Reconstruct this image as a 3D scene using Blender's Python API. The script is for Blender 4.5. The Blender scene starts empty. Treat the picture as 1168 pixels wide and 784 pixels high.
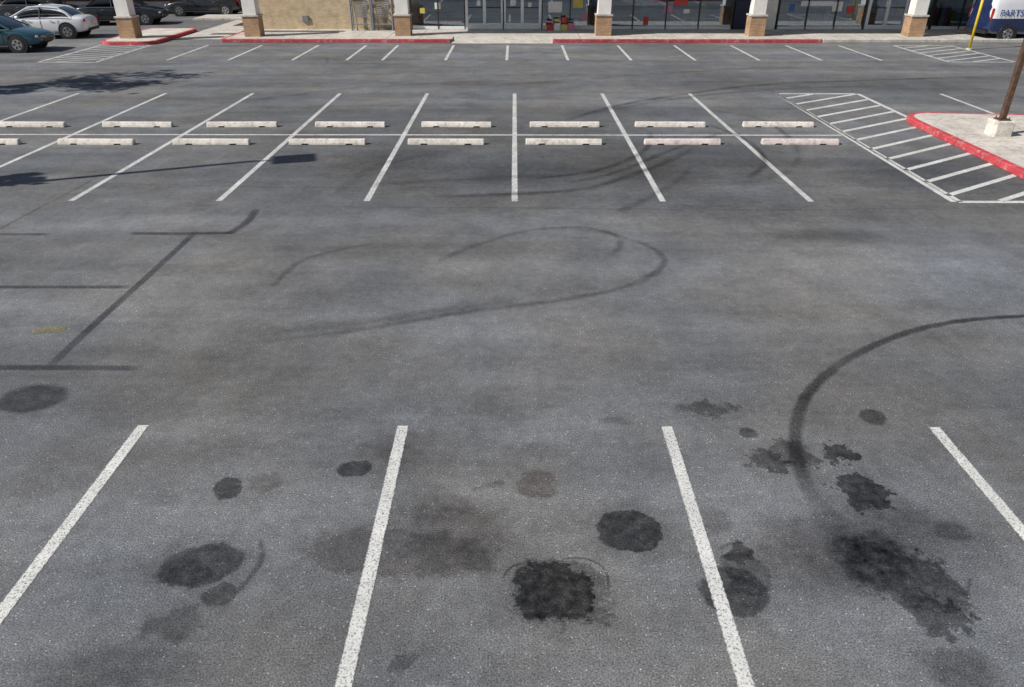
import bpy, bmesh, math, random
from mathutils import Vector, Matrix, Euler
random.seed(7)
scene = bpy.context.scene
COL = scene.collection

# ------------------------------------------------------------ camera
H = 4.435; F = 840.0; PITCH = math.atan(467/840)
cam_d = bpy.data.cameras.new("camera"); cam = bpy.data.objects.new("camera", cam_d)
COL.objects.link(cam); scene.camera = cam
cam_d.sensor_width = 36; cam_d.lens = F/1168*36; cam_d.clip_end = 2000; cam_d.clip_start = .1
cam.location = (0, 0, H)
cam.rotation_euler = (math.pi/2-PITCH, 0, 0.0042)
RM = cam.rotation_euler.to_matrix()
def G(x, y, z=0.0):
    """survey helper: photo measurement -> real ground coordinates (metres)"""
    d = RM @ Vector(((x-584)/F, -(y-392)/F, -1))
    t = (z-H)/d.z
    return Vector((d.x*t, d.y*t))

# ------------------------------------------------------------ node helpers
class NT:
    def __init__(s, name):
        s.m = bpy.data.materials.new(name); s.m.use_nodes = True
        s.t = s.m.node_tree; s.n = s.t.nodes; s.l = s.t.links
        s.n.clear()
        s.out = s.n.new("ShaderNodeOutputMaterial")
        s.b = s.n.new("ShaderNodeBsdfPrincipled")
        s.l.new(s.b.outputs[0], s.out.inputs[0])
    def new(s, t, **k):
        n = s.n.new(t)
        for a, v in k.items(): setattr(n, a, v)
        return n
    def put(s, sock, v):
        if v is None: return
        if isinstance(v, bpy.types.NodeSocket): s.l.new(v, sock)
        else:
            if hasattr(sock.default_value, '__len__') and hasattr(v, '__len__') and len(sock.default_value) == 4 and len(v) == 3: v = (*v, 1)
            sock.default_value = v
    def math(s, op, a, b=None, c=None, clamp=False):
        n = s.new("ShaderNodeMath", operation=op, use_clamp=clamp)
        s.put(n.inputs[0], a); s.put(n.inputs[1], b)
        if c is not None: s.put(n.inputs[2], c)
        return n.outputs[0]
    def vmath(s, op, a, b=None, scale=None):
        n = s.new("ShaderNodeVectorMath", operation=op)
        s.put(n.inputs[0], a); s.put(n.inputs[1], b)
        if scale is not None: s.put(n.inputs['Scale'], scale)
        return n.outputs['Value'] if op in ('LENGTH',) else n.outputs[0]
    def noise(s, vec, scale, detail=4, rough=.55, col=False, both=False):
        n = s.new("ShaderNodeTexNoise"); s.put(n.inputs['Vector'], vec)
        n.inputs['Scale'].default_value = scale; n.inputs['Detail'].default_value = detail
        n.inputs['Roughness'].default_value = rough
        if both: return n.outputs['Fac'], n.outputs['Color']
        return n.outputs['Color' if col else 'Fac']
    def voro(s, vec, scale, feature='F1'):
        n = s.new("ShaderNodeTexVoronoi", feature=feature); s.put(n.inputs['Vector'], vec)
        n.inputs['Scale'].default_value = scale
        return n.outputs
    def mapr(s, v, a, b, c, d, smooth=False):
        n = s.new("ShaderNodeMapRange")
        if smooth: n.interpolation_type = 'SMOOTHSTEP'
        s.put(n.inputs[0], v)
        for i, k in enumerate((a, b, c, d)): s.put(n.inputs[i+1], k)
        return n.outputs[0]
    def mapping(s, v, loc=(0,0,0), rot=(0,0,0), sc=(1,1,1), typ='POINT'):
        n = s.new("ShaderNodeMapping", vector_type=typ); s.put(n.inputs[0], v)
        n.inputs[1].default_value = loc; n.inputs[2].default_value = rot; n.inputs[3].default_value = sc
        return n.outputs[0]
    def mix(s, f, a, b, mode='MIX'):
        n = s.new("ShaderNodeMix", data_type='RGBA', blend_type=mode)
        s.put(n.inputs[0], f); s.put(n.inputs[6], a); s.put(n.inputs[7], b)
        return n.outputs[2]
    def pos(s): return s.new("ShaderNodeNewGeometry").outputs['Position']
    def uv(s):
        n = s.new("ShaderNodeSeparateXYZ"); s.l.new(s.new("ShaderNodeTexCoord").outputs['UV'], n.inputs[0])
        return n.outputs[0], n.outputs[1]
    def set(s, **k):
        for a, v in k.items(): s.put(s.b.inputs[a.replace('_', ' ')], v)
    def bump(s, h, st, dist=.01):
        n = s.new("ShaderNodeBump"); n.inputs['Strength'].default_value = st; n.inputs['Distance'].default_value = dist
        s.put(n.inputs['Height'], h); s.l.new(n.outputs[0], s.b.inputs['Normal'])

def simple(name, col, rough=.6, metal=0, var=.12, scale=8, bump=0, coat=0, spec=.5):
    s = NT(name); p = s.pos()
    n = s.noise(p, scale, 3)
    f = s.mapr(n, .3, .7, 1-var, 1+var)
    c = s.vmath('SCALE', s.mix(0, col, col), scale=f)
    s.set(Base_Color=c, Roughness=rough, Metallic=metal)
    s.b.inputs['Specular IOR Level'].default_value = spec
    if coat: s.b.inputs['Coat Weight'].default_value = coat; s.b.inputs['Coat Roughness'].default_value = .04
    if bump: s.bump(s.noise(p, scale*8, 3), bump)
    return s.m

def mat_concrete(name, col, stain=.35, scale=1.0):
    s = NT(name); p = s.pos()
    a = s.mapr(s.noise(p, 1.3*scale, 5, .65), .3, .7, 1-stain, 1+stain*.5)
    b = s.mapr(s.noise(p, 45*scale, 2), .3, .7, .88, 1.1)
    c = s.mapr(s.noise(p, 6*scale, 5, .7), .50, .66, 1, .62)
    f = s.math('MULTIPLY', s.math('MULTIPLY', a, b), c)
    s.set(Base_Color=s.vmath('SCALE', s.mix(0, col, col), scale=f), Roughness=.9)
    s.bump(s.noise(p, 60, 3), .4, .005)
    return s.m

def mat_redkerb():
    s = NT("red_kerb_paint"); p = s.pos()
    w = s.mapr(s.noise(p, 5, 6, .75), .52, .62, 0, 1)
    a = s.mapr(s.noise(p, 2, 4), .3, .7, .72, 1.15)
    c = s.mix(s.math('MULTIPLY', w, .65), (.54, .06, .075), (.50, .36, .34))
    s.set(Base_Color=s.vmath('SCALE', c, scale=a), Roughness=.7)
    return s.m

def mat_brick(name, c1, c2, mortar, bw=.2, bh=.065):
    s = NT(name)
    sp = s.new("ShaderNodeSeparateXYZ"); s.l.new(s.pos(), sp.inputs[0])
    cb = s.new("ShaderNodeCombineXYZ")
    s.put(cb.inputs[0], s.math('ADD', sp.outputs[0], sp.outputs[1])); s.put(cb.inputs[1], sp.outputs[2])
    b = s.new("ShaderNodeTexBrick"); s.put(b.inputs['Vector'], cb.outputs[0])
    b.inputs['Color1'].default_value = (*c1, 1); b.inputs['Color2'].default_value = (*c2, 1); b.inputs['Mortar'].default_value = (*mortar, 1)
    b.inputs['Scale'].default_value = 1; b.inputs['Mortar Size'].default_value = .008
    b.inputs['Brick Width'].default_value = bw; b.inputs['Row Height'].default_value = bh
    a = s.mapr(s.noise(s.pos(), 3, 4), .3, .7, .8, 1.15)
    s.set(Base_Color=s.vmath('SCALE', b.outputs['Color'], scale=a), Roughness=.85)
    return s.m

# ------------------------------------------------------------ asphalt
# (photo x, y, rx, ry, rot_deg, softness, darkness, brownness[, 1 = nearly round, 2 = splashed])
ST = [
 (37,455,40,16,0,.16,.66,0,1),(258,558,17,13,0,.10,.72,0,1),(303,552,17,10,0,.4,.3,.4),(405,534,20,9,0,.10,.70,0,1),
 (230,645,46,26,14,.09,.66,0,1),(214,656,30,20,0,.12,.35,0),(250,681,22,14,0,.14,.62,0,1),(198,714,32,19,0,.3,.52,0),
 (120,765,90,34,0,.6,.40,0),(455,757,14,12,0,.25,.5,0),(180,571,22,9,0,.6,.25,0),
 (455,628,115,28,-4,.16,.42,.5),(520,606,62,36,-15,.4,.38,.5),(500,575,40,16,0,.6,.3,.3),
 (614,549,24,15,0,.25,.46,.8),(612,512,30,8,0,.6,.3,.3),(560,552,12,6,0,.3,.4,.2),
 (717,605,38,25,0,.05,.78,0,1),(632,676,50,31,0,.05,.80,0,2),(640,676,62,38,0,.10,.42,0,2),
 (838,675,38,28,0,.09,.68,0,1),(852,655,24,30,0,.12,.45,0),(846,632,16,12,0,.09,.62,0),(812,590,18,12,0,.5,.3,.3),
 (806,467,34,9,0,.22,.56,0,2),(995,476,15,9,0,.16,.66,0,1),(853,494,11,6,0,.2,.62,0,1),(700,480,20,4,0,.4,.3,.0),
 (961,520,20,11,0,.07,.80,0,2),(876,526,22,14,0,.12,.64,.1,2),(903,517,24,14,0,.14,.55,.1,2),(985,562,27,20,0,.06,.82,0,2),
 (1026,655,70,36,-40,.12,.68,0,2),(1006,636,46,30,0,.35,.45,0),(1070,702,40,24,-18,.09,.62,0,2),(945,632,80,42,0,.45,.42,.3),(1040,625,110,46,0,.6,.34,.2),
 (1085,607,20,11,0,.3,.50,0,1),(1095,768,40,26,0,.35,.45,0),(1012,600,70,26,0,.6,.24,.2),(440,515,30,12,0,.6,.32,.4),(462,505,40,22,0,.7,.26,.3),
 (717,605,52,35,0,.3,.16,0),(632,676,74,46,0,.35,.22,0),(985,562,40,30,0,.4,.2,0),(230,648,66,38,0,.4,.2,0),(842,668,52,46,0,.4,.2,0),
 (460,180,60,13,0,.7,.38,0),(600,192,70,16,0,.7,.36,0),(730,192,60,16,0,.7,.36,0),(850,180,50,12,0,.7,.33,0),
 (587,185,430,45,0,.6,.36,0),(560,132,420,9,0,.8,.32,0),(940,268,60,8,0,.7,.42,0),(1050,200,80,18,0,.7,.42,0),
 (560,80,420,8,0,.8,.15,0),(930,96,250,9,0,.8,.36,0),(1000,240,260,16,0,.8,.30,0),(600,470,500,22,0,.9,.16,0),(330,330,120,40,0,.9,.14,0),
]
def mat_asphalt():
    s = NT("asphalt"); p = s.pos()
    wn = s.vmath('SUBTRACT', s.noise(p, 3.6, 4, .66, col=True), (.5,.5,.5))
    n9, c9 = s.noise(p, 9, 5, .72, both=True)
    w9 = s.vmath('SUBTRACT', c9, (.5,.5,.5))
    a0 = s.vmath('ADD', p, s.vmath('SCALE', wn, scale=.46))
    pf = s.vmath('MULTIPLY', a0, (1,1,0))
    ps = s.vmath('MULTIPLY', s.vmath('ADD', a0, s.vmath('SCALE', w9, scale=.42)), (1,1,0))
    pr = s.vmath('MULTIPLY', s.vmath('ADD', p, s.vmath('SCALE', wn, scale=.19)), (1,1,0))
    dark = None; brown = None
    for st in ST:
        (x,y,rx,ry,rot,soft,dk,br) = st[:8]
        c = G(x,y); wx = (G(x+rx,y)-G(x-rx,y)).x/2; wy = (G(x,y-ry)-G(x,y+ry)).y/2
        pp = pf if len(st) < 9 else (pr if st[8] == 1 else ps)
        v = s.mapping(pp, (c.x,c.y,0), (0,0,math.radians(rot)), (wx,wy,1), 'TEXTURE')
        m = s.mapr(s.vmath('LENGTH', v), 1-soft, 1+soft, dk*.94, 0, smooth=True)
        k = s.math('SUBTRACT', 1, m)
        dark = k if dark is None else s.math('MULTIPLY', dark, k)
        if br:
            bb = s.math('MULTIPLY', m, br)
            brown = bb if brown is None else s.math('MAXIMUM', brown, bb)
    inn = s.mapr(n9, .3, .7, -.12, .24)
    dark = s.math('ADD', dark, s.math('MULTIPLY', inn, s.math('SUBTRACT', 1, dark)), clamp=True)
    big = s.mapr(s.noise(p, .22, 3, .5), .3, .7, .80, 1.20)
    lane = s.mapr(s.noise(s.mapping(p, sc=(.07,.75,1)), 1.0, 4, .6), .3, .7, .75, 1.22)
    motn = s.noise(p, 1.3, 6, .68)
    mot = s.mapr(motn, .3, .7, .74, 1.22)
    mot2 = s.mapr(n9, .3, .7, .82, 1.18)
    agn = s.noise(p, 75, 2, .6)
    agg = s.mapr(agn, .3, .7, .40, 1.60)
    vo = s.voro(p, 48); sx = s.new("ShaderNodeSeparateColor"); s.l.new(vo['Color'], sx.inputs[0])
    dot = s.math('MULTIPLY', s.mapr(sx.outputs[0], .88, .97, 0, 1), s.mapr(vo['Distance'], .38, .15, 0, 1))
    dot = s.math('ADD', 1, s.math('MULTIPLY', dot, 1.9))
    f = big
    for k in (lane, mot, mot2, agg, dot, dark): f = s.math('MULTIPLY', f, k)
    tint = s.mix(s.mapr(s.noise(p, .35, 4), .35, .65, 0, 1), (.150,.159,.174), (.168,.164,.158))
    col = s.vmath('SCALE', tint, scale=f)
    col = s.mix(brown, col, s.vmath('MULTIPLY', col, (1.25,.96,.86)))
    s.set(Base_Color=col, Roughness=s.mapr(dark, .2, 1, .5, .9))
    s.b.inputs['Specular IOR Level'].default_value = .25
    s.bump(agn, .55, .006)
    return s.m

def mat_paint(name, col, wear=.5):
    s = NT(name); p = s.pos(); u, v = s.uv()
    e = s.math('ABSOLUTE', s.math('SUBTRACT', u, .5))
    n = s.noise(p, 26, 5, .75)
    e = s.math('ADD', s.math('MULTIPLY', e, 2), s.math('MULTIPLY', s.math('SUBTRACT', n, .5), .75))
    edge = s.mapr(e, .82, .97, 1, 0)
    chip = s.mapr(s.noise(p, 55, 3, .7), .56-wear*.06, .64-wear*.04, 1, .05)
    pat = s.mapr(s.noise(p, 2.2, 5, .7), .35, .65, 1, 1-wear)
    hol = s.math('ADD', s.math('MULTIPLY', chip, .70), s.math('MULTIPLY', pat, .31), clamp=True)
    al = s.math('MULTIPLY', edge, hol)
    d = s.math('MULTIPLY', s.mapr(n, .3, .7, .80, 1.08), s.mapr(s.noise(p, 1.2, 4, .6), .35, .65, .84, 1.06))
    s.set(Base_Color=s.vmath('SCALE', s.mix(0, col, col), scale=d), Roughness=.75, Alpha=al)
    return s.m

def mat_mark(name, col, strength, soft=.35, nscale=6, streak=.5):
    s = NT(name); p = s.pos(); u, v = s.uv()
    e = s.math('MULTIPLY', s.math('ABSOLUTE', s.math('SUBTRACT', u, .5)), 2)
    e = s.math('ADD', e, s.math('MULTIPLY', s.math('SUBTRACT', s.noise(p, nscale, 4, .7), .5), .6))
    edge = s.mapr(e, 1-soft*2 if soft < .5 else 0, .92, 1, 0, smooth=True)
    end = s.math('MULTIPLY', s.mapr(v, 0, .12, 0, 1, True), s.mapr(v, .82, 1, 1, 0, True))
    n = s.mapr(s.noise(p, 1.1, 4, .65), .35, .65, 1-streak, 1)
    n2 = s.mapr(s.noise(p, 60, 2, .6), .35, .6, 1, .5)
    al = s.math('MULTIPLY', s.math('MULTIPLY', edge, end), s.math('MULTIPLY', s.math('MULTIPLY', n, n2), strength))
    s.set(Base_Color=col, Roughness=.75, Alpha=al)
    s.b.inputs['Specular IOR Level'].default_value = .25
    return s.m

# ------------------------------------------------------------ mesh helpers
def link(o, parent=None):
    COL.objects.link(o)
    if parent: o.parent = parent
    return o
def empty(name, loc=(0,0,0), rot=0):
    e = bpy.data.objects.new(name, None); e.location = loc; e.rotation_euler[2] = rot; e.empty_display_size = .3
    return link(e)
def mesh(name, verts, faces, mats, parent=None, mi=None, smooth=False, uvs=None):
    m = bpy.data.meshes.new(name); m.from_pydata([tuple(v) for v in verts], [], faces)
    for k in (mats if isinstance(mats, (list, tuple)) else [mats]): m.materials.append(k)
    if mi: 
        for p, i in zip(m.polygons, mi): p.material_index = i
    if smooth:
        for p in m.polygons: p.use_smooth = True
    if uvs:
        ul = m.uv_layers.new(name="UVMap")
        for li, l in enumerate(m.loops): ul.data[li].uv = uvs[l.vertex_index]
    m.update()
    return link(bpy.data.objects.new(name, m), parent)
def box(name, x0, x1, y0, y1, z0, z1, mat, parent=None, bevel=0):
    V = [(x0,y0,z0),(x1,y0,z0),(x1,y1,z0),(x0,y1,z0),(x0,y0,z1),(x1,y0,z1),(x1,y1,z1),(x0,y1,z1)]
    Fc = [(0,3,2,1),(4,5,6,7),(0,1,5,4),(1,2,6,5),(2,3,7,6),(3,0,4,7)]
    o = mesh(name, V, Fc, mat, parent)
    if bevel:
        b = o.modifiers.new("bevel", 'BEVEL'); b.width = bevel; b.segments = 2
    return o
def prism(name, poly, z0, z1, mat, parent=None, bevel=0):
    n = len(poly)
    V = [(x,y,z0) for x,y in poly]+[(x,y,z1) for x,y in poly]
    Fc = [tuple(range(n))[::-1], tuple(range(n,2*n))]+[(i,(i+1)%n,n+(i+1)%n,n+i) for i in range(n)]
    o = mesh(name, V, Fc, mat, parent)
    if bevel:
        b = o.modifiers.new("bevel", 'BEVEL'); b.width = bevel; b.segments = 3; b.limit_method='ANGLE'; b.angle_limit = math.radians(50)
    return o
def tube(name, pts, r, mat, parent=None, cyclic=False, r_end=None):
    c = bpy.data.curves.new(name, 'CURVE'); c.dimensions = '3D'; c.bevel_depth = r; c.bevel_resolution = 3; c.use_fill_caps = True
    sp = c.splines.new('POLY'); sp.points.add(len(pts)-1)
    for i, q in enumerate(pts):
        sp.points[i].co = (*q, 1)
        if r_end is not None: sp.points[i].radius = 1+(r_end/r-1)*i/(len(pts)-1)
    sp.use_cyclic_u = cyclic; c.materials.append(mat)
    return link(bpy.data.objects.new(name, c), parent)
def cyl(name, loc, r, depth, mat, parent=None, axis='Z', seg=28, r2=None, bevel=0):
    bm = bmesh.new(); bmesh.ops.create_cone(bm, cap_ends=True, segments=seg, radius1=r, radius2=r if r2 is None else r2, depth=depth)
    rot = {'Z': Matrix(), 'Y': Matrix.Rotation(math.pi/2, 4, 'X'), 'X': Matrix.Rotation(math.pi/2, 4, 'Y')}[axis]
    bmesh.ops.transform(bm, matrix=Matrix.Translation(loc) @ rot, verts=bm.verts)
    m = bpy.data.meshes.new(name); bm.to_mesh(m); bm.free(); m.materials.append(mat)
    for p in m.polygons: p.use_smooth = len(p.vertices) == 4
    o = link(bpy.data.objects.new(name, m), parent)
    if bevel: b = o.modifiers.new("bevel", 'BEVEL'); b.width = bevel; b.segments = 3
    return o
def rounded(poly_r, seg=8):
    """poly_r: list of (x,y,r) corners CCW"""
    out = []; n = len(poly_r)
    for i in range(n):
        p = Vector(poly_r[i][:2]); a = Vector(poly_r[i-1][:2]); b = Vector(poly_r[(i+1)%n][:2]); r = poly_r[i][2]
        if r <= 0: out.append(tuple(p)); continue
        s = p+(a-p).normalized()*r; e = p+(b-p).normalized()*r
        for k in range(seg+1):
            t = k/seg; out.append(tuple(s*(1-t)**2+p*2*t*(1-t)+e*t*t))
    return out
def inset(poly, d):
    n = len(poly); out = []
    for i in range(n):
        p = Vector(poly[i]); a = Vector(poly[i-1]); b = Vector(poly[(i+1)%n])
        t = ((p-a).normalized()+(b-p).normalized()).normalized()
        out.append(tuple(p+Vector((-t.y, t.x))*d))
    return out

# ------------------------------------------------------------ materials
M_asph = mat_asphalt()
M_white = mat_paint("white_line_paint", (.78,.78,.75), .55)
M_white2 = mat_paint("white_line_paint_old", (.76,.76,.74), .85)
M_yel = mat_paint("yellow_paint_mark", (.30,.24,.10), 1.6)
M_conc = mat_concrete("sidewalk_concrete", (.56,.53,.48), .25)
M_isl = mat_concrete("island_concrete", (.64,.59,.52), .25)
M_stop = mat_concrete("wheel_stop_concrete", (.74,.69,.62), .28, 1.6)
M_stop2 = mat_concrete("wheel_stop_concrete_pink", (.74,.63,.60), .28, 1.6)
M_red = mat_redkerb()
M_brick = mat_brick("tan_brick", (.58,.44,.27), (.48,.36,.21), (.55,.47,.36))
M_brick2 = mat_brick("column_brick", (.44,.25,.12), (.34,.18,.085), (.42,.36,.28))
M_stucco = simple("white_stucco", (.78,.76,.72), .9, 0, .08, 3, .2)
M_navy = simple("navy_panel", (.018,.022,.055), .5)
M_brownw = simple("brown_fascia", (.18,.085,.055), .7)
M_alu = simple("aluminium_frame", (.76,.79,.82), .4, .0, .05)
M_bronze = simple("dark_bronze_frame", (.05,.045,.04), .4, .4, .05)
M_steel = simple("galvanised_steel", (.26,.27,.29), .45, .4, .15, 12)
M_dark = simple("near_black_wall", (.03,.03,.032), .8)  # even near-black colour, used only on the outdoor link wall
M_floor = simple("shop_floor", (.22,.21,.19), .4)
M_roof = simple("roofing", (.35,.34,.32), .9)
M_rust = simple("rusty_pole", (.10,.055,.035), .75, .1, .35, 9, .2)
M_yellow = simple("yellow_post_paint", (.70,.48,.03), .5, 0, .1, 10)
M_black = simple("black_rubber", (.018,.018,.019), .8)
M_blackpl = simple("black_plastic", (.02,.02,.022), .45)
M_rim = simple("alloy_rim", (.45,.46,.48), .3, .8, .05)
M_cglass = simple("car_glass", (.012,.016,.018), .05, 0, .02, 3, 0, 1)
M_tail = simple("tail_light", (.45,.01,.012), .15, 0, .05, 5, 0, .6)
M_head = simple("head_light", (.65,.66,.68), .1, .2, .05, 5, 0, 1)
M_chrome = simple("chrome_trim", (.7,.7,.72), .12, 1, .02)
M_bark = simple("bark", (.12,.08,.055), .95, 0, .3, 10, .5)
M_leaf = simple("leaf", (.055,.085,.03), .6, 0, .4, 1.5)

def mat_glass():
    s = NT("shop_glass")
    t = s.new("ShaderNodeBsdfTransparent"); t.inputs[0].default_value = (.80,.84,.86,1)
    g = s.new("ShaderNodeBsdfGlossy"); g.inputs['Roughness'].default_value = .015; g.inputs[0].default_value = (.80,.90,1,1)
    fr = s.new("ShaderNodeFresnel"); fr.inputs[0].default_value = 1.55
    f = s.math('ADD', fr.outputs[0], .18, clamp=True)
    mx = s.new("ShaderNodeMixShader"); s.put(mx.inputs[0], f); s.l.new(t.outputs[0], mx.inputs[1]); s.l.new(g.outputs[0], mx.inputs[2])
    s.l.new(mx.outputs[0], s.out.inputs[0]); return s.m
M_glass = mat_glass()

# ------------------------------------------------------------ ground
mesh("asphalt_ground", [(-400,-300,0),(400,-300,0),(400,600,0),(-400,600,0)], [(0,1,2,3)], M_asph)

# ------------------------------------------------------------ painted lines
class Strip:
    def __init__(s): s.v=[]; s.f=[]; s.u=[]
    def line(s, p0, p1, w, z=.004):
        p0 = Vector(p0); p1 = Vector(p1); d = (p1-p0).normalized(); n = Vector((-d.y,d.x))*w/2; b = len(s.v)
        s.v += [(*(p0-n),z),(*(p0+n),z),(*(p1+n),z),(*(p1-n),z)]; s.f.append((b,b+3,b+2,b+1)); s.u += [(0,0),(1,0),(1,1),(0,1)]
    def ribbon(s, pts, w, z=.006, sub=8):
        P = [Vector(q) for q in pts]; Q = []
        for i in range(len(P)-1):
            a = P[max(i-1,0)]; b = P[i]; c = P[i+1]; d = P[min(i+2,len(P)-1)]
            for k in range(sub):
                t = k/sub
                Q.append(.5*((2*b)+(c-a)*t+(2*a-5*b+4*c-d)*t*t+(3*b-a-3*c+d)*t**3))
        Q.append(P[-1]); n = len(Q); base = len(s.v)
        for i, q in enumerate(Q):
            t = (Q[min(i+1,n-1)]-Q[max(i-1,0)]).normalized(); tt = i/(n-1)
            ww = w if not isinstance(w,(list,tuple)) else w[0]+(w[1]-w[0])*tt
            nn = Vector((-t.y,t.x))*ww/2
            s.v += [(*(q-nn),z),(*(q+nn),z)]; s.u += [(0,tt),(1,tt)]
        for i in range(n-1):
            b = base+2*i; s.f.append((b,b+2,b+3,b+1))
    def make(s, name, mat):
        o = mesh(name, s.v, s.f, mat, uvs=s.u)
        bm = bmesh.new(); bm.from_mesh(o.data)
        for f in bm.faces:
            if f.normal.z < 0: f.normal_flip()
        bm.to_mesh(o.data); bm.free(); return o

LN = Strip()
for x0 in (164,460,760,1063):
    X = G(x0,485).x
    LN.line((X,6.22),(X,-4.5), .125)
LN.make("parking_lines", M_white)
LN = Strip()
Yf, Yn = G(587,107).y, G(587,230).y; Yc = G(587,154.5).y
XM = [G(587+99.6*k,107).x for k in range(-6,4)]
XM2 = [G(587+169*k,230).x for k in range(-6,4)]
for a, b in zip(XM, XM2): LN.line((a,Yf),(b,Yn), .13)
LN.line((-24,Yc),(XM[-1]-.1,Yc), .12, .008)
Yb, Ya = G(588,52).y, G(588,69).y
for x in (115,190,260,333,395,436,508,578,648,720,793,866,937,1005):
    X = G(x,69).x; LN.line((X,Ya),(X,Yb), .13)
LN.line((G(1072,107).x,Yf),(G(1072,107).x,Yf-5.2), .13)
LN.make("parking_lines", M_white2)
def hatch(x0, x1, y0, y1, sp, ang, w=.12, z=.004):
    S = Strip(); t = math.tan(ang); c = y0-(x1-x0)*t+.25; g=.07
    while c < y1:
        ax, ay, bx, by = x0+g, c+g*t, x1-g, c+(x1-x0-g)*t; c += sp
        if by <= y0+g or ay >= y1-g: continue
        if ay < y0+g: ax = ax+(y0+g-ay)/t; ay = y0+g
        if by > y1-g: bx = bx-(by-y1+g)/t; by = y1-g
        if bx-ax > .3: S.line((ax,ay),(bx,by), w, z)
    for x in (x0,x1): S.line((x,y0),(x,y1), w, z)
    for y in (y0,y1): S.line((x0+w/2+.002,y),(x1-w/2-.002,y), w, z)
    return S
xh0, xh1 = XM[-1], 10.87
S = hatch(xh0, xh1, Yn, Yf, .88, math.radians(33), .145)
S.line((xh1+.07,Yn),(15.2,Yn), .12)
S.make("hatched_no_parking_marking", M_white)
hatch(17.2,19.8,Ya-.4,Yb,.75,math.radians(30),.13).make("hatched_no_parking_marking", M_white2)
hatch(-18.9,-16.6,Ya-.6,Yb,.75,math.radians(30),.13).make("hatched_no_parking_marking", M_white2)
S = Strip(); S.ribbon([G(38,379),G(55,377),G(74,376)], .16, .005); S.make("yellow_paint_mark", M_yel)

# ------------------------------------------------------------ tyre marks & blacked-out old lines
M_t1 = mat_mark("tyre_rubber_dark", (.018,.018,.02), .80, .35)
M_t2 = mat_mark("tyre_rubber_faint", (.03,.03,.032), .44, .6, 4, .75)
M_t5 = mat_mark("tyre_rubber_medium", (.022,.022,.024), .48, .5, 4, .75)
M_t6 = mat_mark("tyre_rubber_row", (.020,.020,.022), .66, .5, 4, .65)
M_t3 = mat_mark("blackout_paint", (.028,.036,.052), .74, .18, 12, .4)
M_t4 = mat_mark("rust_crack", (.10,.06,.04), .6, .4, 12, .8)
M_oil = mat_mark("oil_trail", (.02,.019,.02), .66, .35, 12, .7)
def marks(name, mat, lst, z=.006):
    S = Strip()
    for i, (pts, w) in enumerate(lst): S.ribbon([G(*q) for q in pts], w, z+.0015*i)
    S.make(name, mat)
marks("tire_marks", M_t1, [([(1260,358),(1168,361),(1100,366),(1040,378),(985,400),(945,425),(918,455),(907,490),(908,520),(918,550),(940,590)], (.13,.23))])
marks("tire_marks", M_t5, [
 ([(230,397),(400,378),(530,357),(650,341),(720,325),(757,302),(745,284),(700,268),(650,262)], .22)], .006)
marks("tire_marks", M_t2, [
 ([(490,304),(540,281),(600,264),(660,260),(700,268),(706,283),(680,302)], .24),
 ([(310,330),(340,300),(390,285),(440,276)], .2),
 ([(905,500),(930,560),(960,620)], .4),
 ([(260,385),(450,364),(600,340)], .5)], .009)
marks("tire_marks", M_t6, [
 ([(480,226),(640,219),(700,207),(760,185),(800,165)], .34),
 ([(600,205),(680,195),(735,172),(742,150)], .26),
 ([(640,140),(720,118),(860,98),(1000,92),(1180,86)], .35),
 ([(850,205),(872,185),(850,160),(800,140)], .25),
 ([(640,210),(700,198),(770,170),(830,150)], .22)], .018)
marks("tire_marks", M_t2, [
 ([(660,133),(780,112),(900,102),(1040,98)], .3),
 ([(330,76),(370,73),(372,66)], .25),
 ([(0,78),(300,72),(500,75)], .3),
 ([(560,100),(700,88),(900,78),(1100,80)], .3),
 ([(830,215),(900,195),(905,165),(860,135),(760,122)], .3),
 ([(420,212),(520,206),(640,200)], .4),
 ([(700,245),(760,215),(790,190)], .25),
 ([(250,120),(420,100),(600,92)], .3),
 ([(0,98),(260,88),(520,84)], .35),
 ([(380,225),(430,190),(520,172)], .25)], .026)
marks("blacked_out_line", M_t3, [([(226,262),(170,314),(110,368),(48,426)], .14)], .006)
marks("blacked_out_line", M_t3, [([(-60,328),(50,328),(155,328)], .12),([(-60,420),(60,420),(166,421)], .13),([(145,267),(210,267),(272,266)], .14),([(258,268),(280,255),(293,238)], .17),([(-30,268),(60,268)],.1)], .011)
marks("pavement_crack", M_t4, [([(-20,272),(40,240),(90,214),(120,196)], .07)], .006)
marks("oil_trail", M_oil, [([(640,638),(668,638),(690,651),(694,676)], .035),([(572,662),(582,648),(600,642)], .03),([(295,614),(298,638),(282,662),(266,680)], .07),
 ([(1106,660),(1102,682)], .035),([(636,702),(642,716),(638,726)],.04),([(572,690),(584,700),(604,704)],.03),
 ([(640,655),(662,660),(678,670)],.03),([(820,628),(830,622),(848,620)],.03)], .006)
marks("pavement_crack", mat_mark("sealed_crack", (.05,.05,.055), .5,.4,12,.6), [([(60,208),(180,211),(330,214),(600,213)],.04),([(300,236),(600,238),(900,240),(1200,236)],.05)], .0095)

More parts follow.
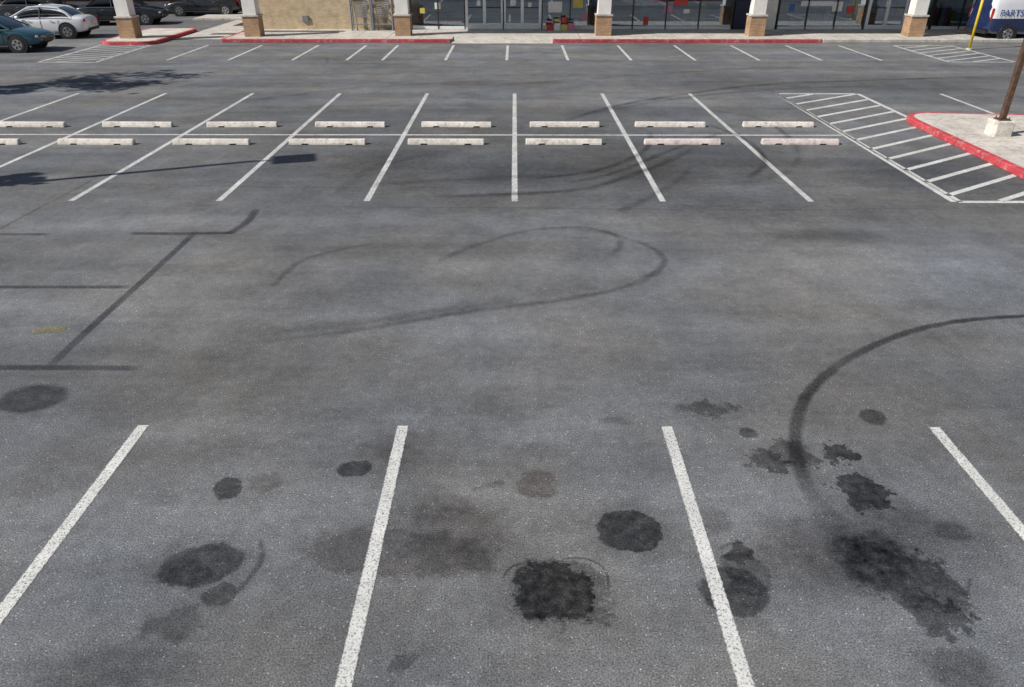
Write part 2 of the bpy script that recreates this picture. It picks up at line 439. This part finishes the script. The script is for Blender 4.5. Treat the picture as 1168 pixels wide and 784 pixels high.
# ------------------------------------------------------------ wheel stops
def wheel_stop(c, ang, mat):
    L = 1.84; prof = [(-.09,0),(.09,0),(.08,.05),(.05,.115),(.03,.125),(-.03,.125),(-.05,.115),(-.08,.05)]
    bm = bmesh.new(); n = len(prof); xs = [-L/2,-L/2+.02,-.62,-.60,-.46,-.44,.44,.46,.60,.62,L/2-.02,L/2]
    rings = []
    for i, x in enumerate(xs):
        k = .9 if i in (0,len(xs)-1) else 1
        lift = .03 if 3 <= i <= 4 or 7 <= i <= 8 else 0   # drainage notches
        rings.append([bm.verts.new((x, y*k, max(z*k, lift))) for y, z in prof])
    for a, b in zip(rings, rings[1:]):
        for j in range(n): bm.faces.new((a[j], b[j], b[(j+1)%n], a[(j+1)%n]))
    bm.faces.new(rings[0]); bm.faces.new(rings[-1][::-1])
    for px in (-.53,.53):
        bmesh.ops.create_cone(bm, cap_ends=True, segments=10, radius1=.016, radius2=.016, depth=.01, matrix=Matrix.Translation((px,0,.128)))
    bmesh.ops.recalc_face_normals(bm, faces=bm.faces)
    m = bpy.data.meshes.new("wheel_stop"); bm.to_mesh(m); bm.free(); m.materials.append(mat)
    o = bpy.data.objects.new("wheel_stop", m); link(o); o.location = (c.x, c.y, .002); o.rotation_euler[2] = ang
    b = o.modifiers.new("bevel",'BEVEL'); b.width=.008; b.segments=2
for x in (509,643,778,912,374,242,111,-20): wheel_stop(G(x,164.5), random.uniform(-.022,.022), M_stop2 if x > 700 else M_stop)
for x in (521,644,764,887,400,277,158,36): wheel_stop(G(x,144.6), random.uniform(-.022,.022), M_stop)

# ------------------------------------------------------------ kerb islands & sidewalk
def island(name, pr, hgt=.15, top=M_isl):
    e = empty(name); P = rounded(pr)
    prism("kerb", P, 0, hgt, M_red, e, .02)
    prism("concrete_top", inset(P, .17), .02, hgt+.004, top, e)
    return e
island("kerb_island", [(10.5,14.2,.5),(16.5,14.2,.8),(16.5,20.3,.8),(10.5,21.0,1.1)])
island("kerb_island", [(-19.1,35.9,.8),(-16.5,35.9,.8),(-16.5,41.5,.5),(-19.1,41.5,.5)])
sw = empty("sidewalk")
YK = G(588,49).y; YB = 41.0
xa, xb, xc, xd = G(252,50).x, G(515,50).x, G(630,48).x, G(935,48).x
prism("slab", [(xa,YK+.17),(xb,YK+.17),(xb,YB),(xa,YB)], 0, .15, M_conc, sw)
prism("slab_2", [(xc,YK+.17),(30,YK+.17),(30,YB),(xc,YB)], 0, .15, M_conc, sw)
mesh("ramp", [(xb,YK-.3,.006),(xc,YK-.3,.006),(xc,YK+1.2,.148),(xb,YK+1.2,.148),(xc,YB,.148),(xb,YB,.148)], [(0,1,2,3),(3,2,4,5)], M_conc, sw)
prism("kerb", rounded([(xa-.16,YK,.15),(xb,YK,.12),(xb,YK+.168,0),(xa-.16,YK+.168,0)]), 0, .153, M_red, sw, .02)
prism("kerb_2", rounded([(xc,YK,.12),(xd,YK,.1),(xd,YK+.168,0),(xc,YK+.168,0)]), 0, .153, M_red, sw, .02)
box("kerb_return", xa-.16, xa-.002, YK+.17, YB, 0, .153, M_red, sw, .02)
box("kerb_grey", xd+.003, 30, YK, YK+.168, 0, .151, M_conc, sw, .02)
prism("slab_3", [(-16.4,YK+1.2),(xa-.165,YK+1.2),(xa-.165,47),(-16.4,47)], 0, .02, M_conc, sw)
M_joint = simple("joint", (.12,.11,.10), .9)
k = xa+1.5
while k < 29:
    if not (xb-.1 < k < xc+.1): box("joint", k-.008, k+.008, YK+.18, YB-.05, .14, .1525, M_joint, sw)
    k += 1.52

# ------------------------------------------------------------ storefront building
B = empty("storefront_building")
def fx(px): return (px-588)/22.35-.03
def wallbox(n,x0,x1,y0,y1,z0,z1,m,bv=0): return box(n,x0,x1,y0,y1,z0,z1,m,B,bv)
wallbox("brick_wall", fx(297), fx(462), YB, YB+.3, 0, 5.2, M_brick)
wallbox("wall_coping", fx(297)-.05, fx(462)+.05, YB-.06, YB+.36, 5.203, 5.35, M_stucco)
wallbox("floor", fx(465), 30, YB+.06, 50, 0, .16, M_floor)
wallbox("back_wall", fx(240), 30, 50, 50.3, 0, 5.2, M_stucco)
wallbox("roof", fx(240), 30, YB+.31, 49.99, 4.9, 5.1, M_roof)
wallbox("ceiling", fx(465), 30, YB+.32, 49.9, 3.3, 3.4, M_stucco)
def canopy(x0, x1, y1=YB-.003):
    wallbox("canopy_soffit", x0, x1, 38.1, y1, 3.4, 3.55, M_stucco)
    wallbox("canopy_fascia", x0, x1, 37.9, 38.097, 3.3, 5.3, M_stucco)
    wallbox("canopy_roof", x0, x1, 38.1, y1, 5.0, 5.1, M_roof)
canopy(-5.9, 30)
wallbox("trellis_beam", -19.0, -12.4, 38.4, 38.9, 3.4, 3.7, M_stucco)
wallbox("entry_canopy", -19.0, fx(297)-.31, 42.5, 49.9, 3.2, 3.5, M_stucco)
def column(px, py, w=.62):
    c = G(px, py); e = empty("brick_column", (c.x, c.y+.35, 0))
    w2 = w/2+.06
    box("brick_base", -w2, w2, -w2, w2, .0, 1.02, M_brick2, e)
    box("cap", -w2-.04, w2+.04, -w2-.04, w2+.04, 1.023, 1.10, M_conc, e, .01)
    box("shaft", -w/2, w/2, -w/2, w/2, 1.103, 3.38, M_stucco, e, .01)
for px, py in ((147,48),(289,46),(460,45),(688,45),(862,45.5),(1043,46)): column(px, py)
def bay(x0, x1, n, door=False, z0=.16):
    y = YB; fm = M_alu if door else M_bronze
    lo = .30 if door else .14
    wallbox("sill", x0, x1, y-.03, y+.07, z0, z0+lo*.7 if door else z0+lo, M_alu)
    wallbox("glass", x0, x1, y+.01, y+.02, z0+.06, 3.2, M_glass)
    wallbox("head", x0, x1, y-.03, y+.07, 3.2, 3.4, fm)
    for i in range(n+1):
        xx = x0+(x1-x0)*i/n; hw = .075 if door else .03
        wallbox("mullion", xx-hw, xx+hw, y-.05, y+.09, z0, 3.2, fm)
    if door:
        for i in range(n):
            a = x0+(x1-x0)*i/n; b = x0+(x1-x0)*(i+1)/n
            wallbox("push_bar", a+.1, b-.1, y-.07, y-.04, 1.15, 1.19, M_bronze)
bay(fx(470), fx(531), 2); bay(fx(533), fx(574), 2, True); bay(fx(576), fx(617), 2, True)
bay(fx(619), fx(683), 2); bay(fx(685), fx(836), 4)
wallbox("navy_wall", fx(838), fx(868), YB-.02, YB+.3, .15, 5.2, M_navy)
wallbox("white_wall", fx(868)+.003, fx(886), YB-.02, YB+.3, .15, 5.2, M_stucco)
bay(fx(888), fx(986), 3); bay(fx(990), fx(1032), 2, True); bay(fx(1034), fx(1062), 1); bay(fx(1064), 30, 6)
wallbox("upper_wall", fx(465), 30, YB+.0, YB+.3, 3.403, 5.2, M_stucco)
wallbox("side_wall", fx(297)-.003-.3, fx(297)-.003, YB+.003, 50, 0, 5.2, M_brownw)
wallbox("recess_floor", -19, fx(297)-.32, 47.1, 50, 0, .1, M_conc)
M_blueg = simple("blue_glass_door", (.04,.12,.22), .08, 0, .3, 1.2, 0, .8)
wallbox("entry_wall", fx(297)-2.4, fx(297)-.32, 45.5, 45.7, 0, 4.9, M_brownw)
wallbox("entry_door", fx(297)-2.2, fx(297)-.9, 45.44, 45.49, .05, 2.2, M_blueg)
wallbox("entry_door_frame", fx(297)-1.58, fx(297)-1.52, 45.40, 45.435, .05, 2.2, M_alu)
cols = [(.55,.06,.05),(.08,.14,.42),(.6,.5,.12),(.5,.5,.5),(.1,.35,.14),(.55,.22,.34),(.75,.75,.73)]
MC = [simple("display_goods_%d"%i, c, .6) for i, c in enumerate(cols)]
for i in range(110):
    x = random.uniform(fx(470), 28)
    if fx(530) < x < fx(618): continue
    y = random.uniform(YB+.2, YB+1.1); w = random.uniform(.10,.35); h = random.uniform(.3,1.35)
    box("display_shelf", x, x+w, y, y+.35, .162, .16+h, random.choice(MC), B, .02)
for px, w, z, h, ci in ((626,.7,.95,.5,6),(641,.35,.2,.5,0),(654,.5,1.15,.4,2),(664,.3,.6,.3,5),(757,.45,.95,.3,5),(768,.3,1.25,.3,0),(735,.25,.35,.4,0),(775,.4,1.3,.4,0),(780,.3,.9,.2,6),(583,.22,1.25,.3,6),(603,.18,1.2,.2,6),(545,.18,1.25,.25,6),(948,.5,1.0,.45,6),(965,.35,.9,.35,0),(912,1.6,1.25,.22,6),(1008,.22,1.2,.3,6),(900,.25,1.0,.35,1),(497,.3,1.1,.3,6),(480,.25,.9,.25,2)):
    x = fx(px); wallbox("window_poster", x, x+w, YB-.004, YB+.006, z, z+h, MC[ci])
wallbox("wall_outlet", fx(345), fx(352), YB-.08, YB-.002, .5, .8, M_steel, .01)
wallbox("red_wall_box", fx(866), fx(871), YB-.10, YB-.023, 1.0, 1.3, M_tail, .01)
ds = empty("merchandise_display_rack", (fx(640), 40.55, .153))
for i in range(4):
    box("crate", -.7+i*.36, -.7+i*.36+.33, -.15, .15, .0, .28+.06*(i%2), MC[(0,6,2,5)[i]], ds, .01)
    box("goods", -.67+i*.36, -.7+i*.36+.29, -.12, .12, .345+.06*(i%2), .45+.08*(i%3), MC[(5,2,0,4)[i]], ds, .02)

W = empty("shop_wing_building")
box("wall", -60, -22, 54, 54.4, 0, 4.8, M_brownw, W); box("plinth", -60, -22, 53.9, 53.997, 0, .5, M_stucco, W)
box("canopy", -60, -21.8, 49.5, 53.99, 3.2, 3.6, M_roof, W)
for i in range(8): box("window", -58+i*4.5, -55.5+i*4.5, 53.93, 53.99, .6, 2.6, M_cglass, W)
box("link_wall", -21.99, -14.9, 56, 56.3, 0, 4.8, M_dark, W)

# ------------------------------------------------------------ cart racks
def cart_rack(x, y):
    e = empty("shopping_cart_rack", (x, y, .153)); w = .50; h = 1.62
    hoop = [(-w,0,0),(-w,0,h-.25)]+[(-w+.25-.25*math.cos(a),0,h-.25+.25*math.sin(a)) for a in [math.pi/2*i/6 for i in range(1,7)]]
    hoop += [(-p[0],0,p[2]) for p in hoop[::-1]]
    tube("front_hoop", hoop, .045, M_steel, e); tube("rear_hoop", [(a,.42,c) for a,b,c in hoop], .035, M_steel, e)
    for z in (.25,.7,1.15,1.5):
        for sx in (-w,w): tube("side_rail", [(sx,0,z),(sx,.42,z)], .018, M_steel, e)
    for z in (.3,1.5): tube("cross_rail", [(-w,0,z),(w,0,z)], .022, M_steel, e)
    bw, tw = .27, .36
    for i in range(9):
        z = .62+i*.09; k = bw+(tw-bw)*i/8
        tube("basket_wire", [(-k,.05,z),(k,.05,z),(k,.38,z),(-k,.38,z)], .014, M_steel, e, True)
    for i in range(9):
        t = -1+i*.25; tube("basket_rib", [(t*bw,.05,.62),(t*tw,.045,1.34)], .014, M_steel, e)
    tube("handle", [(-.37,.0,1.40),(.37,.0,1.40)], .02, M_blackpl, e)
    for sx in (-.25,.25):
        tube("frame_leg", [(sx,.1,.1),(sx,.12,.62)], .018, M_steel, e)
        cyl("castor", (sx,.1,.065), .06, .03, M_black, e, 'X', 16)
    box("lower_tray", -.24, .24, .06, .38, .26, .29, M_steel, e)
cart_rack(fx(415), 40.35); cart_rack(fx(439), 40.35)

# ------------------------------------------------------------ lamp posts
def lamp_post(x, y, z0=0, head_dir=0, poleR=.062, two=True, h=8.0):
    e = empty("lamp_post", (x,y,z0), head_dir)
    box("concrete_base", -.22,.22,-.22,.22, -.1, .36, M_stop, e, .03)
    box("base_plate", -.14,.14,-.14,.14, .362, .385, M_rust, e)
    for sx in (-.1,.1):
        for sy in (-.1,.1): cyl("anchor_bolt", (sx,sy,.41), .014, .06, M_rust, e, seg=8)
    box("pole", -poleR,poleR,-poleR,poleR, .386, h, M_rust, e, .015)
    for sx in ((-1,1) if two else (1,)):
        box("arm", min(0,sx*.7), max(0,sx*.7), -.04,.04, h-.2, h-.1, M_rust, e)
        box("lamp_head", sx*1.05-.38, sx*1.05+.38, -.34,.34, h-.28, h-.05, M_rust, e, .03)
        box("lens", sx*1.05-.3, sx*1.05+.3, -.2,.2, h-.297, h-.283, M_head, e)
c = G(1142,164)
lamp_post(c.x, c.y+.25, .154)
SUN_EL = math.radians(41); sd = Vector((5.5,2.17)).normalized()
def caster(px, py, h):
    g = G(px,py); L = h/math.tan(SUN_EL); return g.x-sd.x*L, g.y-sd.y*L
x, y = caster(290,184,8); lamp_post(x, y, 0, math.radians(15), .07, False)

c = G(1105,57); e = empty("yellow_sign_post", (c.x,c.y,0))
cyl("post", (0,0,1.4), .055, 2.8, M_yellow, e); cyl("footing", (0,0,.03), .13, .06, M_conc, e)
box("sign_plate", -.2,.2,-.075,-.06, 2.2,2.75, simple("blue_sign",(.03,.1,.4),.4), e, .01)

# ------------------------------------------------------------ vehicles
def loft(name, secs, mats, mfun, parent, sub=1):
    V=[]; Fc=[]; mi=[]; n=len(secs[0])
    for s in secs: V += s
    for i in range(len(secs)-1):
        for j in range(n):
            k=(j+1)%n; Fc.append((i*n+j,i*n+k,(i+1)*n+k,(i+1)*n+j)); mi.append(mfun(i,j))
    Fc.append(tuple(range(n))[::-1]); mi.append(mfun(-1,0)); Fc.append(tuple((len(secs)-1)*n+j for j in range(n))); mi.append(mfun(-2,0))
    o = mesh(name,V,Fc,mats,parent,mi,True)
    bm = bmesh.new(); bm.from_mesh(o.data); bmesh.ops.recalc_face_normals(bm, faces=bm.faces); bm.to_mesh(o.data); bm.free()
    if sub:
        m = o.modifiers.new("sub",'SUBSURF'); m.levels = sub; m.render_levels = sub
    return o
def wheel(x, side, w, R, e):
    cyl("arch", (x, side*(w-.10), R+.02), R+.075, .22, M_blackpl, e, 'Y', 36)
    cyl("tire", (x, side*(w-.085), R), R, .21, M_black, e, 'Y', 36, bevel=.03)
    cyl("rim", (x, side*(w+.012), R), R*.64, .03, M_rim, e, 'Y', 30, bevel=.006)
    for k in range(5):
        a = k*2*math.pi/5
        b = box("spoke_gap", -.035,.035,-.004,.004,-.055,.055, M_black, e)
        b.location = (x+math.cos(a+.6)*R*.38, side*(w+.029), R+math.sin(a+.6)*R*.38); b.rotation_euler = (0,-(a+.6)+math.pi/2,0)
def car(col, loc, rot, name="parked_car", hatch_=False, rough=.25, metal=.2):
    e = empty(name, (*loc,0), rot)
    P = simple("car_paint", col, rough, metal, .03, 2, 0, 1)
    st = [(-2.28,.42,.72,.66),(-2.22,.32,.93,.80),(-1.85,.24,1.00,.88),(-1.0,.22,.98,.905),(0,.22,.95,.91),(.9,.22,.93,.91),(1.45,.22,.88,.90),(1.95,.25,.79,.86),(2.2,.3,.70,.76),(2.3,.40,.60,.62)]
    secs=[]
    for x,zb,zt,w in st:
        h=[(w*.9,zb),(w,zb+.10),(w*1.0,zb+(zt-zb)*.55),(w*.975,zt-.10),(w*.90,zt-.02),(w*.45,zt+.03)]
        secs.append([(x,a,b) for a,b in h]+[(x,-a,b) for a,b in h[::-1]])
    loft("body", secs, [P,M_blackpl], lambda i,j: 1 if j in (11,) else 0, e, 2)
    rr = -2.0 if hatch_ else -1.72
    gs = [(rr,.94,.76,.0),(rr+.28,1.19,.72,.0),(rr+.62,1.37,.62,0),(-.35,1.455,.60,0),(.25,1.43,.60,0),(.70,1.20,.68,0),(1.22,.93,.76,0)]
    secs=[]
    for x,zt,wt,_ in gs:
        zb=.88; wb=.83
        f=(zt-zb)/(1.455-zb); ws=wb+(wt-wb)*f
        h=[(wb,zb),(max(ws,wt),zt-.05),(wt*.9,zt),(wt*.4,zt+.02)]
        secs.append([(x,a,b) for a,b in h]+[(x,-a,b) for a,b in h[::-1]])
    def mf(i,j):
        if j in (0,6): return 1
        if j in (1,5) : return 0
        if j in (2,3,4): return 1 if i in (0,1,4,5) else 0
        return 0
    loft("greenhouse", secs, [P,M_cglass], mf, e, 1)
    for s in (-1,1):
        tube("b_pillar", [(-.25,s*.835,.90),(-.28,s*.64,1.38)], .032, M_blackpl, e)
        tube("roof_rail", [(rr+.05,s*.80,.93),(rr+.62,s*.64,1.35),(-.35,s*.625,1.42),(.25,s*.625,1.40),(1.2,s*.80,.92)], .03, P, e)
        tube("window_trim", [(rr+.1,s*.86,.93),(1.1,s*.86,.915)], .014, M_chrome, e)
        tube("sill_trim", [(-1.0,s*.90,.27),(1.0,s*.90,.27)], .03, M_blackpl, e)
        for dx in (-.75,.25): 
            b = box("door_handle", dx-.08,dx+.08,-.012,.012,.80,.825, M_chrome, e, .008); b.location.y = s*.915
        for dx in (-1.05,-.25,.85): tube("door_gap", [(dx,s*.914,.35),(dx,s*.917,.62),(dx,s*.89,.86)], .006, M_blackpl, e)
        b = cyl("mirror", (0,0,0), .09, .14, P, e, 'X', 16, .06, .02); b.location=(.72,s*.98,.98)
        b = box("tail_light", -.05,.05,-.17,.17,-.07,.07, M_tail, e, .03); b.location=(-2.17,s*.64,.82); b.rotation_euler=(0,0,s*.35)
        b = box("head_light", -.06,.06,-.17,.17,-.05,.05, M_head, e, .03); b.location=(2.13,s*.62,.63); b.rotation_euler=(0,0,-s*.45)
        for x in (-1.38,1.38): wheel(x, s, .90, .33, e)
    box("rear_bumper", -2.325,-2.24,-.6,.6,.34,.46, M_blackpl, e, .03)
    box("license_plate", -2.315,-2.285,-.16,.16,.60,.72, M_stucco, e, .005)
    box("grille", 2.24,2.315,-.42,.42,.38,.54, M_blackpl, e, .03)
    return e
car((.025,.085,.11), (-22.55,34.15), math.radians(4), hatch_=True, metal=.3)
car((.80,.81,.83), (-23.0,38.9), math.radians(186), metal=.05)
car((.02,.022,.026), (-22.0,45.0), math.radians(8), metal=.3)
car((.03,.033,.038), (-19.3,50.3), math.radians(185), metal=.4)
car((.03,.03,.034), (-27.5,46.5), math.radians(5), metal=.4)

def van(loc, rot):
    e = empty("parked_van", (*loc,0), rot)
    Pb = simple("van_paint_blue", (.015,.03,.10), .25, .2, .03, 2, 0, 1); Pw = simple("van_paint_white", (.74,.75,.77), .3, 0, .03, 2, 0, .6)
    st = [(-2.65,.45,1.0,.9,2.0),(-2.6,.3,1.02,.98,2.12),(-1.5,.28,1.02,1.0,2.2),(0,.28,1.02,1.0,2.2),(1.0,.28,1.02,1.0,2.15),(1.55,.28,1.02,.98,1.98),(2.05,.28,1.02,.95,1.3),(2.5,.3,.96,.9,1.08),(2.68,.42,.8,.78,.86)]
    secs=[]
    for x,zb,zm,w,zt in st:
        h=[(w*.92,zb),(w,zb+.1),(w,zm),(w*.97,zm+(zt-zm)*.55),(w*.90,zt-.06),(w*.5,zt)]
        secs.append([(x,a,b) for a,b in h]+[(x,-a,b) for a,b in h[::-1]])
    def mf(i,j):
        if i in (5,) and j in (3,4,5,6,7): return 2
        if i >= 6 or i == -2: return 0
        return 1 if j in (2,3,4,5,6,7,8) else 0
    loft("body", secs, [Pb,Pw,M_cglass], mf, e, 1)
    for s in (-1,1):
        for x in (-1.7,1.75): wheel(x, s, .98, .36, e)
        for a,b in ((1.0,1.75),(-.1,.8)):
            o = box("side_window", a,b,-.01,.01,1.42,1.85, M_cglass, e, .004); o.location.y = s*.965; o.rotation_euler[0]=s*.05
        o = box("tail_light", -.03,.03,-.06,.06,-.25,.25, M_tail, e, .02); o.location=(-2.62,s*.86,1.2)
        o = box("head_light", -.05,.05,-.14,.14,-.09,.09, M_head, e, .03); o.location=(2.56,s*.68,.78)
        o = cyl("mirror", (0,0,0), .1, .22, M_blackpl, e, 'Z', 14); o.location=(1.75,s*1.12,1.3)
    t = bpy.data.curves.new("lettering",'FONT'); t.body = "PARTS PLUS"; t.size = .40; t.extrude = .003; t.materials.append(simple("blue_lettering",(.02,.08,.30),.4))
    o = bpy.data.objects.new("lettering", t); link(o,e); o.location=(-2.35,-1.006,1.12); o.rotation_euler=(math.pi/2,0,0)
    box("bumper", -2.74,-2.6,-.85,.85,.35,.5, M_blackpl, e, .03)
van((24.6,38.2), math.radians(3))

# ------------------------------------------------------------ trees (just outside the view; their shadows fall in it)
def tree(x, y, h, r, n=1100, flat=.5):
    e = empty("shade_tree", (x,y,0))
    tube("trunk", [(0,0,0),(.1,.05,h*.3),(-.05,.1,h*.6),(.05,0,h*.9)], .2, M_bark, e, r_end=.07)
    tips=[]
    for i in range(12):
        a=random.uniform(0,6.28); rr=r*random.uniform(.5,1); z=h+random.uniform(-.6,.6)*r*flat
        tips.append(Vector((math.cos(a)*rr,math.sin(a)*rr,z)))
        tube("limb", [(0,.05,h*random.uniform(.45,.75)),tuple(tips[-1]*.6+Vector((0,0,h*.25))),tuple(tips[-1])], .06, M_bark, e, r_end=.02)
    V=[];Fc=[]
    for i in range(n):
        c=random.choice(tips)+Vector((random.gauss(0,r*.2),random.gauss(0,r*.2),random.gauss(0,r*.13)))
        q=Euler((random.uniform(0,6.28),random.uniform(0,6.28),0)).to_matrix(); s=random.uniform(.08,.2); b=len(V)
        for k in ((-s,0,0),(0,-s*.5,0),(s,0,0),(0,s*.5,0)): V.append(c+q@Vector(k))
        Fc.append((b,b+1,b+2,b+3))
    mesh("foliage",V,Fc,M_leaf,e)
x,y = caster(145,91,6.5); tree(x,y,6.5,1.7,1500,.15)
x,y = caster(20,102,5.5); tree(x,y,5.5,.7,500,.1)
x,y = caster(14,205,5.0); tree(x,y,5.0,.42,300,.1)

# ------------------------------------------------------------ light
w = bpy.data.worlds.new("World"); scene.world = w; w.use_nodes = True
nt = w.node_tree; bg = nt.nodes["Background"]; sky = nt.nodes.new("ShaderNodeTexSky"); sky.sky_type='NISHITA'; sky.sun_disc=False
sky.sun_elevation = SUN_EL; sky.sun_rotation = math.atan2(-sd.x,-sd.y) % (2*math.pi)
nt.links.new(sky.outputs[0], bg.inputs[0]); bg.inputs[1].default_value = .065
L = bpy.data.lights.new("sun",'SUN'); L.energy = 5.0; L.angle = math.radians(.5); L.color=(1,.955,.89)
lo = bpy.data.objects.new("sun", L); link(lo)
d = Vector((sd.x*math.cos(SUN_EL), sd.y*math.cos(SUN_EL), -math.sin(SUN_EL)))
lo.rotation_euler = d.to_track_quat('-Z','Y').to_euler(); lo.location=(0,0,30)
scene.view_settings.view_transform='Standard'; scene.view_settings.look='None'; scene.view_settings.exposure=0
